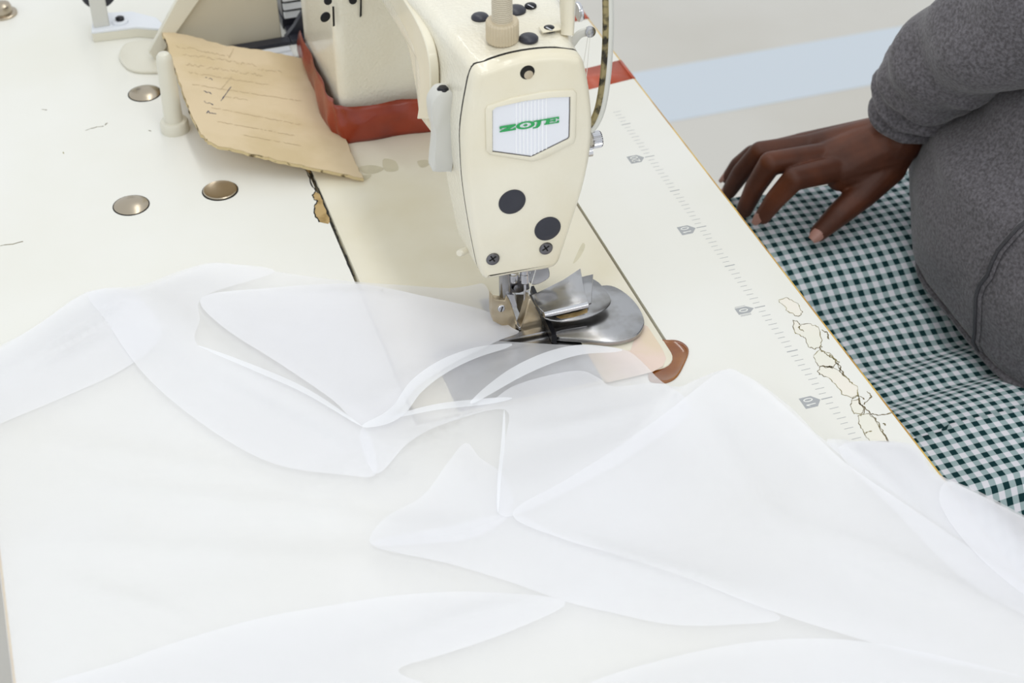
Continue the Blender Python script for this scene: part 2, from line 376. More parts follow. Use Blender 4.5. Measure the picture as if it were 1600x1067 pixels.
# casting : head + arm + pillar fused
seam = [(737,105),(757,96),(790,85),(825,78),(860,75),(890,77),(903,82),(910,100),(917,140),(920,180),(918,222),(908,275),(893,325),(875,380),(866,402),(850,411),(800,419),(760,426),(748,421),(739,385),(729,330),(722,280),(719,235),(719,195),(727,143)]
XS = -1.95
O = [pX(x, y, XS) for x, y in seam]; OS = smooth_closed(O, 4); OC = sum(OS, Vector())/len(OS)
sh = MB(); rings = []
for X in (-1.96, -3.2, -4.6, -5.9):
    k = (-1.96-X)/4; rings.append([Vector((X, OC.y+(p.y-OC.y)*(1+.02*k)-.1*k*(1 if p.y < OC.y else -1.2), p.z-(0 if p.z > 12 else -.5*max(0, k-.6)))) for p in OS])
sh.loft(rings)
def rsec(X, y0, y1, z0, z1, r, n=5):
    return [Vector((X, y, z)) for y, z in [(cy+r*math.cos(math.radians(a0+90*k/n)), cz+r*math.sin(math.radians(a0+90*k/n))) for cy, cz, a0 in ((y1-r, z0+r, -90), (y1-r, z1-r, 0), (y0+r, z1-r, 90), (y0+r, z0+r, 180)) for k in range(n+1)]]
sh.loft([rsec(-2.3, -19.6, -12.9, 17, 21.25, .7), rsec(-5, -19.95, -12.2, 16.9, 21.45, .7), rsec(-11, -20.6, -11.4, 16.9, 21.55, .8), rsec(-44, -20.9, -11.4, 16.9, 21.6, .8)])
sh.loft([rsec(-4.8, -19.9, -12.6, 12.6, 20.6, .9), rsec(-8, -20.3, -12.4, 12.4, 20.6, 1.0), rsec(-10.6, -20.45, -12.4, 12.2, 20.6, 1.0), rsec(-11.4, -20.3, -12.6, 12.8, 20.6, 1.0), rsec(-13, -20.3, -12.8, 15.5, 20.6, 1.0), rsec(-15, -20.3, -12.8, 16.8, 20.6, 1.0)])
sh.rbox(-44, -30.0, -21.7, -11.4, .1, 21.6, .8)
sh.rbox(-44, -28.2, -21.0, -11.9, 14.5, 21.4, 1.6)
cast = voxel(sh, .16, 6); cast.build('body_casting', M['creamtex'], sm, angle=180)
# seam and face plate
MB().loft([[Vector((-2.16, OC.y+(p.y-OC.y)*.998, OC.z+(p.z-OC.z)*.999)) for p in OS], [Vector((-1.94, OC.y+(p.y-OC.y)*.998, OC.z+(p.z-OC.z)*.999)) for p in OS]]).build('seam_gasket', M['dark'], sm)
def inset(pts, d, X):
    n = len(pts); out = []
    for i in range(n):
        a, b = pts[i-1], pts[(i+1) % n]; t = (b-a); nn = Vector((0, -t.z, t.y)).normalized()
        if nn.dot(pts[i]-OC) > 0: nn = -nn
        out.append(Vector((X, pts[i].y+nn.y*d, pts[i].z+nn.z*d)))
    return out
XF = -1.02
fp = MB().loft([[Vector((-1.93, p.y, p.z)) for p in OS], inset(OS, .02, -1.5), inset(OS, .1, -1.25), inset(OS, .24, -1.1), inset(OS, .45, XF)]).build('face_plate', M['cream'], sm, angle=60)
def face(mb, pts, X, m=0): mb.add([pX(x, y, X) for x, y in pts], [list(range(len(pts)))], m)
# badge : bezel, plate, ribs, letters
bez = [(758,170),(762,164),(800,152),(850,142),(895,139),(900,144),(899,212),(896,222),(850,246),(830,251),(765,240),(759,234)]
inn = [(769,171),(775,166),(820,156),(860,151),(890,150),(890,170),(889,213),(887,216),(832,243),(828,244),(769,236),(769,200)]
g = MB(); bo = [pX(x, y, XF) for x, y in bez]; bi = [pX(x, y, XF) for x, y in inn]
def sh_(ps, X, k, c): return [Vector((X, c.y+(p.y-c.y)*k, c.z+(p.z-c.z)*k)) for p in ps]
bc = sum(bo, Vector())/len(bo)
g.loft([sh_(bo, XF-.1, 1, bc), sh_(bo, XF+.1, 1, bc), sh_(bo, XF+.16, .975, bc), sh_(bi, XF+.16, 1.015, bc), sh_(bi, XF+.06, 1, bc)], cap=False)
g.build('badge_bezel', M['cream'], fp, angle=50)
g = MB(); face(g, inn, XF+.05); bd = g.build('badge', M['badge'], fp, fix=False)
g = MB(); bl = [pX(x, y, XF+.06) for x, y in inn]
for a, b in zip(bl, bl[1:]+bl[:1]):
    d = (b-a); n = Vector((0, -d.z, d.y)).normalized()*.03; X = Vector((.01, 0, 0)); g.add([a-n+X, b-n+X, b+n+X, a+n+X], [(0,1,2,3)])
g.build('badge_outline', M['dsteel'], bd, fix=False)
for k in range(9):
    x = 806.3+k*5.85; yt = 160.5-.155*(x-806); yb = 238.5+.09*(x-806) if x < 829 else 243.5-.47*(x-829)
    g = MB(); P = [pX(*q, XF+.05) for q in ((x-1, yt), (x+1, yt), (x+1, yb), (x-1, yb))]
    g.loft([P, [q+Vector((.04, 0, 0)) for q in P]]).build('rib', M['badgerib'], bd)
def zp(pts): return [(740+x/8, 130+y/8) for x, y in pts]
XL = XF+.1
def letter(polys):
    g = MB()
    for q in polys: 
        P = [pX(x, y, XL) for x, y in zp(q)]; g.loft([P, [p+Vector((.02, 0, 0)) for p in P]])
    g.build('letter', M['green'], bd)
letter([[(327,540),(528,508),(528,526),(432,580),(502,567),(502,557),(528,553),(528,582),(327,614),(327,600),(436,547),(352,561),(352,572),(327,577)]])
oo = [[], []]; c0 = (648, 524)
def el(rx, ry, n=28, sk=-.155): return [(c0[0]+rx*math.cos(2*math.pi*k/n), c0[1]+ry*math.sin(2*math.pi*k/n)+sk*rx*math.cos(2*math.pi*k/n)) for k in range(n)]
A, B = el(118, 47), el(72, 31)
letter([[A[k], A[(k+1) % 28], B[(k+1) % 28], B[k]] for k in range(28)]+[el(28, 11)])
letter([[(752,470),(878,450),(878,464),(846,470),(752,487)], [(792,470),(846,462),(838,508),(826,535),(800,556),(742,567),(742,554),(772,546),(786,528),(794,500)]])
letter([[(880,449),(1068,418),(1068,446),(1048,450),(1046,436),(958,450),(953,467),(1000,459),(1002,450),(1028,446),(1022,478),(998,481),(998,472),(950,480),(946,500),(1040,485),(1046,468),(1070,463),(1066,492),(882,521),(882,507),(898,503),(908,462),(880,465)]])
# holes, plugs, screws on the face plate
def disc(x, y, rpx, name, m, parent, h=.05, dom=.05, ell=1.0):
    c = pX(x, y, XF); r = (pX(x+rpx, y, XF)-c).length
    return MB().lathe(c, (1,0,0), [(r,-.02),(r,h),(r*.9,h+dom*.6),(r*.5,h+dom),(0,h+dom)], 32).build(name, m, parent)
disc(824,113,11.2,'oil_hole',M['dark'],fp,.012,.0); 
c = pX(826,117,XF+.02); MB().lathe(c, (1,0,0), [(.28,-.02),(.28,.01),(0,.012)], 20).build('oil_hole_screw', M['brass'], fp)
disc(800,315,20.5,'black_plug',M['black'],fp,.05,.05); disc(855.5,357,19.8,'black_plug',M['black'],fp,.05,.05)
for x, y in ((770,404.5),(853,388)):
    s_ = disc(x, y, 10.2, 'screw', M['dsteel'], fp, .04, .12)
    c = pX(x, y, XF+.165); g = MB()
    for a in (.5, .5+math.pi/2): u = Vector((0, math.cos(a), math.sin(a))); g.obox(c, (.008,0,0), u*.26, Vector((1,0,0)).cross(u)*.05)
    g.build('slot', M['dark'], s_)
# presser regulator : knurled nut and threaded post on top
def knurl(c, r, z0, z1, n, dep, name, m, parent):
    rings = []
    for z, k in ((z0, .96), (z0+.12, 1), (z1-.12, 1), (z1, .94)):
        rings.append([Vector((c.x+(r*k-(dep if i % 2 else 0))*math.cos(2*math.pi*i/(2*n)), c.y+(r*k-(dep if i % 2 else 0))*math.sin(2*math.pi*i/(2*n)), z)) for i in range(2*n)])
    return MB().loft(rings).build(name, m, parent, angle=20)
TZ = 21.5; kc = pz(785, 61, TZ)
knurl(kc, .98, TZ-.05, TZ+1.25, 30, .05, 'knurled_nut', M['knob'], sm)
prof = [(.56, TZ+1.2)]
for k in range(16): prof += [(.62, TZ+1.25+k*.125), (.62, TZ+1.31+k*.125), (.55, TZ+1.34+k*.125)]
prof += [(.62, TZ+3.3), (.64, TZ+3.35), (.64, TZ+3.75)]
MB().lathe((kc.x, kc.y, 0), (0,0,1), prof, 32).build('threaded_post', M['thread'], sm, angle=25)
knurl(Vector((kc.x, kc.y, 0)), .82, TZ+3.7, TZ+4.7, 24, .05, 'knurled_nut', M['thread'], sm)
def plug(x, y, r, m='black', name='black_plug', dome=.16):
    c = pz(x, y, TZ+.03); return MB().lathe(c, (0,0,1), [(r,-.08),(r,.05),(r*.85,.05+dome*.6),(r*.45,.05+dome),(0,.06+dome)], 28).build(name, M[m], sm)
plug(750,27,.53); plug(826,60,.58); plug(806,16,.62)
for x, y in ((829,9.5),(858,45)):
    sc_ = plug(x, y, .37, 'blacks', 'screw', .1); c = pz(x, y, TZ+.2); MB().obox(c, (.24,.1,0), (-.02,.045,0), (0,0,.012)).build('slot', M['chrome'], sc_)
# slotted thread guide plate + bracket on the right shoulder
pa = pz(862, 46, TZ); MB().obox((pa.x, pa.y+.3, TZ+.08), (.35,0,0), (0,1.0,0), (0,0,.05)).build('guide_plate', M['cream'], sm, bevel=.03)
b0 = pz(886, 50, TZ); g = MB(); g.tube([b0+Vector((0,0,-.2)), b0+Vector((-.2,.1,.3)), b0+Vector((-.3,.1,1.2)), b0+Vector((-.3,.1,2.2))], [.42,.42,.46,.5], 14, flat=.75); g.build('thread_guide_bracket', M['cream'], sm)
c = pX(905, 18, -8); MB().lathe(c, (0,1,.1), [(.62,-.15),(.65,0),(.6,.12),(.3,.2),(0,.2)], 24).build('tension_disc', M['chrome'], sm)
# take-up lever with thread
a, b = pX(890, 72, -4.6), pX(921, 49, -4.6); mid = pX(905, 54, -4.6)
path = smooth_open([a+Vector((0,-.6,-.3)), a, mid, b], 6)
tk = MB().tube(path, [.30]*len(path), 10, flat=.5, upv=(0,0,1)).build('take_up_lever', M['lever'], sm)
MB().lathe(b, (1,.05,.2), [(.28,-.15),(.34,0),(.34,.2),(.2,.24),(.2,.1),(0,.1)], 24).build('eyelet', M['steel'], tk)
g = MB(); g.tube([pX(919,55,-4.4), pX(911,105,-4.4)], .022, 6); g.tube([pX(922,55,-4.3), pX(916,122,-4.2)], .022, 6); g.tube([pX(899,0,-5.5), pX(897,45,-5.5)], .02, 6)
g.build('thread', M['printw'], sm)
# bent guard tube at the operator's side
pts = [(949,-60),(951,0),(951,60),(947,120),(940,165),(931,190),(921,203)]
P = smooth_open([pX(x, y, -4.2) for x, y in pts], 6)
gt = MB().tube(P, .30, 12, flat=1.2).build('thread_guard', M['clear'], sm)
P2 = smooth_open([pX(x-5, y-1, -3.95) for x, y in pts], 6); MB().tube(P2, .2, 8, flat=1.1).build('grimy_channel', M['grime'], gt)
c = pX(931, 218, -4.4)
rings = []
for X, k in ((-.0, .9), (.08, 1), (.6, 1), (.68, .9)):
    rings.append([c+Vector((.56*k*math.cos(2*math.pi*i/48)*(1 if i % 2 else .9), X-.35, .56*k*math.sin(2*math.pi*i/48)*(1 if i % 2 else .9))) for i in range(48)])
MB().loft(rings).build('tension_knob', M['chrome'], sm, angle=20)
c = pX(923, 236, -4); MB().lathe(c, (0,1,0), [(.34,-.3),(.36,.05),(.2,.1),(0,.1)], 20).build('spring_cap', M['chrome'], sm)
# grey presser lifter lever on the back of the head
lv = [(680,150),(688,143),(700,142),(709,146),(713,158),(712,180),(709,192),(707,262),(700,268),(680,268),(676,262),(680,215),(675,190),(673,165)]
LX = -3.75
P = smooth_closed([pX(x, y, LX) for x, y in lv], 3)
c = sum(P, Vector())/len(P)
g = MB().loft([[p+Vector((-.95,0,0)) for p in P], [p+Vector((.0,0,0)) for p in P], [c+(p-c)*.93+Vector((.12,0,0)) for p in P]]); ll = g.build('lifter_lever', M['lever'], sm, angle=50)
c = pX(692, 141, LX-.3); MB().lathe(c+Vector((0,0,-.15)), (0,0,1), [(.36,0),(.36,.25),(.25,.38),(0,.4)], 20).build('screw', M['blacks'], ll)
c = pX(678, 168, LX-.2); MB().lathe(c, (.3,-1,0), [(.22,-.2),(.22,.06),(0,.07)], 16).build('pivot_pin', M['beige'], ll)
c = pX(721, 394, -4); MB().lathe(c, (.4,-1,0), [(.42,-.5),(.42,.1),(.34,.2),(0,.22)], 24, sx=.6).build('side_boss', M['cream'], sm)
# slots and screw on the pillar
for q, m in ((((519,10),(522,10),(523,40),(520,41)), 'dark'), (((563,-5),(565,-5),(565,24),(562,27)), 'dark')):
    g = MB(); P = [pX(x, y, -29.9) for x, y in q]; g.loft([P, [p+Vector((.06,0,0)) for p in P]]).build('slot', M[m], sm)
c = pX(508, 26, -29.95); MB().lathe(c, (1,0,0), [(.42,0),(.42,.12),(0,.15)], 20, sx=.8).build('screw', M['blacks'], sm)
for x, y in ((512,1),(551,0)): c = pX(x, y, -29.95); MB().lathe(c, (1,0,0), [(.3,0),(.3,.12),(0,.15)], 16).build('screw', M['blacks'], sm)
# needle bar, presser bar, needle, foot
nb = pX(820, 425, -3.1); pb = pX(789, 430, -3.4)
MB().cyl((nb.x, nb.y, 8), (nb.x, nb.y, nb.z-.15), .33).build('needle_bar', M['chrome'], sm)
cl = pX(820, 434, -3.1); MB().lathe((nb.x, nb.y, cl.z-.35), (0,0,1), [(.3,0),(.36,.08),(.36,.75),(.3,.8)], 24).build('needle_clamp', M['chrome'], sm)
nt = pX(817, 508, -3.1); MB().tube([(nb.x, nb.y, cl.z-.3), (nb.x, nb.y, cl.z-1.6), (nb.x, nb.y, BT+.1)], [.1,.08,.03], 10).build('needle', M['chrome'], sm)
g = MB(); g.tube([pX(840,412,-2.6), pX(829,448,-2.8), pX(818,503,-3.0)], .028, 6); g.build('needle_thread', M['printw'], sm)
MB().cyl((pb.x, pb.y, 8.5), (pb.x, pb.y, 2.0), .40).build('presser_bar', M['steel'], sm)
c2 = pX(802, 428, -3.3); MB().lathe((c2.x, c2.y, c2.z-.3), (0,0,1), [(.3,-.3),(.36,-.2),(.36,.35),(.2,.36),(0,.3)], 24).build('guide_pin', M['chrome'], sm)
P = [pX(x, y, -3.6) for x, y in ((791,441),(826,438),(828,452),(812,458),(793,458))]; MB().prism(P, (-.5,0,0)).build('bar_clamp', M['dsteel'], sm, bevel=.06)
c = pX(806, 449, -3.5); MB().lathe(c, (1,.2,.1), [(.24,-.2),(.24,.12),(.18,.16),(0,.16)], 20).build('clamp_screw', M['dsteel'], sm)
P = smooth_closed([pX(x, y, -4.2) for x, y in ((828,424),(845,412),(856,416),(859,432),(850,440),(838,445),(829,443))], 3); MB().prism(P, (-.5,0,0)).build('thread_cutter', M['steel'], sm, bevel=.06)
ft = MB(); P = [pX(x, y, -2.9) for x, y in ((768,461),(774,468),(789,470),(791,462),(797,470),(806,497),(812,517),(805,519),(790,512),(771,502),(768,490))]
ft.prism(P, (-.55,0,0)); foot = ft.build('presser_foot', M['brass'], sm, bevel=.04)
P = [pX(x, y, -2.85) for x, y in ((792,460),(803,461),(808,479),(802,481))]; MB().prism(P, (-.25,0,0)).build('foot_wing', M['chrome'], foot)
c = pX(783, 481, -2.9); MB().lathe(c, (1,0,.1), [(.26,-.02),(.26,.1),(.2,.15),(0,.16)], 20).build('foot_screw', M['chrome'], foot); MB().obox(c+Vector((.17,0,0)), (.01,0,0), (0,.03,.0), (0,.07,.2)).build('slot', M['dark'], foot)
P = [pX(x, y, -2.4) for x, y in ((827,467),(831,468),(847,498),(848,511),(842,515),(815,518),(814,512),(820,495))]; tr_ = MB(); tr_.prism(P, (-.9,0,0)); tr_.build('toe', M['brass'], foot, bevel=.07)
P = [pX(x, y, -3.9) for x, y in ((806,460),(830,460),(829,466),(815,496),(808,481))]; MB().prism(P, (-.3,0,0)).build('needle_shield', M['steel'], foot)
MB().obox(pz(808,507,.45), (.45,.12,0), (-.05,.12,0), (0,0,.12)).build('foot_hinge', M['chrome'], foot, bevel=.03)
# hem folder attachment : three steel plates
fo = thing('hem_folder', pz(900, 500, BT), 'shiny folded steel hem folder attachment screwed beside the presser foot', 'hem folder')
def sheet(px, z, th, name, m, n=3, tilt=None):
    P = smooth_closed([pz(x, y, z) for x, y in px], n) if n > 1 else [pz(x, y, z) for x, y in px]
    if tilt: P = [p+Vector((0, 0, tilt(p))) for p in P]
    c = sum(P, Vector())/len(P); r1 = [c+(p-c)*.985 for p in P]
    return MB().loft([[p-Vector((0,0,th)) for p in P], [p-Vector((0,0,.04)) for p in P], r1]).build(name, M[m], fo, angle=60)
sheet(((857,505),(866,519),(869,526),(905,529),(945,534),(975,531),(996,522),(1006,507),(1005,494),(997,478),(984,463),(966,450),(948,445),(925,450),(880,470)), .62, .3, 'base_plate', 'steel')
sheet(((845,490),(870,501),(900,499),(925,492),(945,482),(954,472),(953,463),(944,450),(930,437),(905,432),(850,455)), 1.25, .12, 'middle_plate', 'steel')
sheet(((840,470),(850,494),(885,486),(924,473),(925,455),(927,428),(914,431),(880,445)), 1.75, .1, 'inner_plate', 'steel', 1)
tp = [(831,461),(850,452),(880,437),(907,419),(909,430),(913,452),(920,474),(850,488),(838,476)]
tpl = sheet(tp, 2.05, .1, 'top_plate', 'steel', 1, lambda p: .0)
P = [pz(850,492,1.95), pz(885,484,1.95), pz(918,476,1.95)]; MB().tube(P, .2, 12).build('rolled_edge', M['chrome'], tpl)
g = MB(); P = [pz(x, y, .66) for x, y in ((866,514),(880,511),(915,507),(917,510),(880,516),(869,519))]; g.prism(P, (0,0,.03)); g.build('bent_lip', M['chrome'], fo)
g = MB(); P = [pz(x, y, 1.15) for x, y in ((869,497),(905,489),(918,484),(918,490),(898,497),(876,500))]; g.prism(P, (0,0,.14)); g.build('rusty_edge', M['chip'], fo)
P = [pz(x, y, .95) for x, y in ((828,448),(834,446),(862,505),(870,525),(862,522))]; MB().prism(P, (0,0,-.7)).build('dark_hinge', M['blacks'], fo)
P = [pz(x, y, .4) for x, y in ((778,531),(800,522),(850,514),(868,511),(868,516),(850,520),(812,528),(790,532))]; MB().prism(P, (0,0,.12)).build('guide_blade', M['steel'], fo)
# raised lip along the back of the arm
lf_ = smooth_open([Vector((x, y, 0)) for x, y in ((600,-14),(622,25),(640,60),(652,95),(656,130),(654,165),(651,186))], 5); rt_ = smooth_open([Vector((x, y, 0)) for x, y in ((622,-14),(646,25),(662,60),(670,95),(672,130),(671,165),(669,186))], 5)
A_ = [pY(p.x, p.y, -20.75) for p in lf_]; B_ = [pY(p.x, p.y, -20.75) for p in rt_]
MB().prism(A_+B_[::-1], (0,.6,0)).build('arm_lip', M['cream'], sm, bevel=.14, seg=3)
for q in ([(560,262),(580,258),(600,263),(590,270),(572,272)], [(600,248),(618,252),(622,266),(604,268),(598,258)], [(560,276),(580,273),(575,280),(562,283)], [(652,252),(668,250),(670,258),(658,262)], [(910,380),(914,386),(906,402),(896,412),(898,404)]):
    P = [pz(p.x, p.y, BT) for p in smooth_closed([Vector((x, y, 0)) for x, y in q], 3)]
    g = MB(); flat(g, P, BT+.006); g.build('stain', M['stain'], sm, fix=False)
# red plastic wrapped round the pillar foot
P0 = [(-44.5,-21.75),(-38,-22.0),(-32,-22.2),(-30.2,-21.9),(-29.4,-20.8),(-29.2,-17),(-29.1,-13.5),(-29.4,-11.2),(-33,-10.4),(-44,-10.4)]
path = smooth_open([Vector((x, y, 0)) for x, y in P0], 8); rings = []
N = 9
for i, p in enumerate(path):
    t = (path[min(i+1, len(path)-1)]-path[max(i-1, 0)]).normalized(); n = Vector((t.y, -t.x, 0))
    h = 3.0 if p.x > -31 else 3.0-.07*(-31-p.x)
    rg = []
    for k in range(N):
        q = k/(N-1); bul = .3*math.sin(q*math.pi)*.6+.28*(1-q)+.2*noise.noise(Vector((i*.25, q*3, 1.3)))+.07*math.sin(i*.9+q*6)
        rg.append(p+n*(bul+.12)+Vector((0,0,BT+.02+q*h*(1+.02*math.sin(i*.7)))))
    rings.append(rg)
o = MB().loft(rings, cap=False, closed=False).build('red_wrap', M['red'], origin=(-36,-16.3,BT), angle=60)
m = o.modifiers.new('t', 'SOLIDIFY'); m.thickness = .0006; tag(o, 'crumpled red plastic strip wrapped round the foot of the machine pillar', 'plastic wrap')
# ================================================================== things at the back of the table
# cream peg (rest for the tilted head)
pp = pz(274, 203); pg = thing('rest_peg', pp, 'upright cream plastic rest peg beside the cardboard sheet', 'peg')
MB().lathe(pp, (0,0,1), [(1.1,0),(1.12,.1),(1.12,.75),(1.02,.9),(.74,.95)], 32).build('collar', M['peg'], pg)
MB().lathe(pp, (0,0,1), [(.74,.8),(.72,2),(.63,6.2),(.58,6.55),(.42,6.78),(.18,6.86),(0,6.87)], 32).build('shaft', M['peg'], pg)
# cardboard sheet leaning between bed and the box behind
BRp = pz(567, 278, .55); BLp = pz(325, 220, 2.6); TLp = pz(476, 91, .6)
nrm = (BLp-BRp).cross(TLp-BRp).normalized()
if nrm.z < 0: nrm = -nrm
def cp_(x, y, off=0.0):
    v = ray(x, y); t = (BRp-CAM).dot(nrm)/v.dot(nrm); p = CAM+v*t
    return p+nrm*off
out = [(253,47),(300,56),(345,70),(400,77),(440,85),(478,92),(486,115),(510,160),(535,205),(551,245),(567,278),(520,268),(470,258),(420,246),(380,236),(340,227),(325,220),(313,207),(300,180),(288,150),(278,120),(268,92)]
oj = []
for i, (x, y) in enumerate(out):
    x2, y2 = out[(i+1) % len(out)]
    for k in range(6): t = k/6; oj.append((x+(x2-x)*t+R.uniform(-1.1, 1.1), y+(y2-y)*t+R.uniform(-1.1, 1.1)))
def bend(p): return nrm*(.25*math.sin((p.y+30)*.35))
P = [cp_(x, y) for x, y in oj]
cb = thing('cardboard_sheet', (BLp.x, BLp.y, 0), 'torn tan cardboard sheet with faint pencil notes leaning by the pillar', 'cardboard')
MB().prism(P, nrm*-.28).build('sheet', M['card'], cb)
g = MB().loft([[p-nrm*.02+ (p-sum(P, Vector())/len(P))*.004 for p in P], [p-nrm*.26+(p-sum(P, Vector())/len(P))*.004 for p in P]], cap=False); g.build('torn_edge', M['cardedge'], cb)
def scrib(rows, m, name, wd):
    g = MB()
    for x0, y0, x1, y1, amp in rows:
        n = int(abs(x1-x0)/3)+2; pr = None
        for k in range(n):
            t = k/(n-1); q = cp_(x0+(x1-x0)*t, y0+(y1-y0)*t+R.uniform(-amp, amp), .02)
            if pr is not None and R.random() > .12:
                d = (q-pr); s_ = nrm.cross(d).normalized()*wd/2*R.uniform(.5, 1.2); g.add([pr-s_, q-s_, q+s_, pr+s_], [(0,1,2,3)])
            pr = q
    g.build(name, m, cb, fix=False)['kind'] = 'stuff'
rows = [(275,72,360,88,2), (285,85,400,102,2.2), (290,100,410,118,2.4), (295,113,420,133,1.2), (300,132,470,158,.8), (345,140,362,120,.6), (330,168,470,195,.7), (340,190,460,212,.6), (355,96,365,76,.8), (400,108,440,112,1.6), (350,150,390,158,1.8), (375,210,470,228,.5)]
scrib(rows, M['pencil'], 'pencil_notes', .07)
scrib([(318,120,332,125,2.2), (319,160,333,164,2.2), (323,175,338,177,2.2), (345,158,361,136,.5), (318,143,330,146,1.2)], M['ink'], 'ink_notes', .08)
# bobbin winder bracket at the back
bz = pz(150, 66); bw = thing('bobbin_winder', bz, 'grey steel bracket with black rubber wheel near the back table corner', 'bobbin winder')
b1, b2, b3, b4 = pz(146,62,0), pz(252,50,0), pz(262,28,0), pz(146,28,0)
zt = 1.0
def lift(x, y, z): return pz(x, y, z)
A = [lift(x, y, zt) for x, y in ((143,50),(212,42),(262,46),(245,28),(205,18),(145,22))]
MB().prism([Vector((p.x, p.y, 0)) for p in A], (0,0,zt-.2)).build('base_block', M['peg'], bw, bevel=.05)
MB().prism([Vector((p.x, p.y, zt-.2)) for p in A], (0,0,.25)).build('bracket_plate', M['whitebox'], bw, bevel=.06)
q = lift(188, 34, zt+.06); MB().lathe(q, (0,0,1), [(.7,0),(.7,.15),(.5,.2)], 24).build('washer', M['whitebox'], bw)
MB().lathe(q, (0,0,1), [(.38,.15),(.38,.4),(.25,.48),(0,.48)], 20).build('bolt', M['blacks'], bw)
s0, s1 = lift(147,45,zt), lift(172,41,zt)
d = (s1-s0); up = Vector((0,0,1)); nb_ = Vector((d.y, -d.x, 0)).normalized()
MB().prism([s0, s1, s1+up*6.5, s0+up*6.5], nb_*-.5).build('upright', M['lever'], bw, bevel=.1)
wc = pX(153, -14, s0.x-1.1); MB().lathe(wc, (1,.1,0), [(1.0,-.4),(1.45,-.4),(1.55,-.2),(1.55,.2),(1.45,.4),(1.0,.4)], 36).build('rubber_wheel', M['black'], bw)
# belt guard : foot plate, strut, big panel
fz = pz(215, 95); bg = thing('belt_guard', fz, 'beige belt guard panel on a slanted foot behind the cardboard', 'belt guard')
ptsb = smooth_closed([pz(x, y) for x, y in ((187,88),(190,100),(203,112),(225,116),(262,113),(275,90),(255,72),(220,68),(197,73))], 3)
MB().prism(ptsb, (0,0,.35)).build('foot_plate', M['peg'], bg, bevel=.12)
X0 = -46.9
P = [pX(x, y, X0) for x, y in ((232,82),(245,96),(312,0),(345,-50),(318,-50),(276,0))]
MB().prism(P, (-.5,0,0)).build('strut', M['peg'], bg, bevel=.08)
P = [pX(x, y, X0-.6) for x, y in ((238,97),(292,0),(320,-55),(430,-55),(433,0),(441,62),(300,84),(250,92))]
MB().prism(P, (-.9,0,0)).build('panel', M['beige'], bg, bevel=.1)
P = [pX(x, y, X0-.3) for x, y in ((280,20),(289,0),(297,0),(285,26))]; MB().prism(P, (-.2,0,0)).build('slot', M['dark'], bg)
# louvred motor cover behind the panel
mz = (-56, -21, 0); mc = thing('motor_cover', mz, 'white louvred cover on a black base between panel and machine pillar', 'motor cover')
MB().box(-57, -49.3, -22.4, -15, 0, .9).build('base', M['black'], mc)
MB().box(-57, -49.6, -22.3, -15.5, .9, 8).build('body', M['dsteel'], mc)
for k in range(8): MB().obox((-49.3, -19, 1.3+k*.8), (.28,0,.1), (0,3.2,0), (-.08,0,.27)).build('louvre', M['whitebox'], mc, bevel=.04)
MB().box(-49.2, -46.3, -22.3, -20.0, 0, .4).build('black_slab', M['black'], mc)
P = [pX(x, y, -47.4) for x, y in ((476,14),(479,62),(446,60),(460,42))]; MB().prism(P, (-.6,0,0)).build('black_bracket', M['black'], mc)
MB().box(-47.3, -46.3, -27.5, -22.35, 0, .35).build('black_slab', M['black'], mc)  # low flat black slab along the foot of the panel
for k in range(2): MB().box(-45.9+k*1.1, -45.1+k*1.1, -27, -22.6, 0, .22).build('rail', M['whitebox'], mc, bevel=.05)
import numpy as np
# ================================================================== sheer white fabric (one cloth, lying in folds)
def fmat(name, alpha, c='f9f9fc', dens=False):
    m = bpy.data.materials.new(name); m.use_nodes = True; nt = m.node_tree; nt.nodes.clear(); N = nt.nodes.new; L = nt.links.new
    out = N('ShaderNodeOutputMaterial'); mix = N('ShaderNodeMixShader'); tr = N('ShaderNodeBsdfTransparent'); m2 = N('ShaderNodeMixShader'); df = N('ShaderNodeBsdfDiffuse'); tl = N('ShaderNodeBsdfTranslucent')
    df.inputs['Color'].default_value = srgb(c); tl.inputs['Color'].default_value = srgb(c); m2.inputs[0].default_value = .3
    tc = N('ShaderNodeTexCoord'); n1 = N('ShaderNodeTexNoise'); n1.inputs['Scale'].default_value = 9; n1.inputs['Detail'].default_value = 3
    mr = N('ShaderNodeMapRange'); mr.inputs['From Min'].default_value = .3; mr.inputs['From Max'].default_value = .7; mr.inputs['To Min'].default_value = alpha-.04; mr.inputs['To Max'].default_value = alpha+.04
    L(tc.outputs['Object'], n1.inputs['Vector']); L(n1.outputs['Fac'], mr.inputs['Value']); 
    if dens:
        an = N('ShaderNodeAttribute'); an.attribute_name = 'weave_density'; mu = N('ShaderNodeMath'); mu.operation = 'MULTIPLY'; L(mr.outputs['Result'], mu.inputs[0]); L(an.outputs['Fac'], mu.inputs[1]); L(mu.outputs[0], mix.inputs[0])
    else: L(mr.outputs['Result'], mix.inputs[0])
    L(df.outputs[0], m2.inputs[1]); L(tl.outputs[0], m2.inputs[2]); L(tr.outputs[0], mix.inputs[1]); L(m2.outputs[0], mix.inputs[2]); L(mix.outputs[0], out.inputs[0])
    return m
M['sheer'] = fmat('sheer_white_voile', .55, dens=True); M['hem'] = fmat('doubled_voile', .72, 'f8f9fc')
def bump_(x, y, cx, cy, sx, sy, a, h):
    c, s_ = math.cos(a), math.sin(a); u = (x-cx)*c+(y-cy)*s_; v = -(x-cx)*s_+(y-cy)*c
    return h*math.exp(-(u/sx)**2-(v/sy)**2)
def px_bump(x, y, q0, q1, w_, h):          # ridge between two picture points, width in cm
    a, b = pz(*q0), pz(*q1); c = (a+b)/2; d = b-a
    return bump_(x, y, c.x, c.y, max(d.length/1.6, .5), w_, math.atan2(d.y, d.x), h)
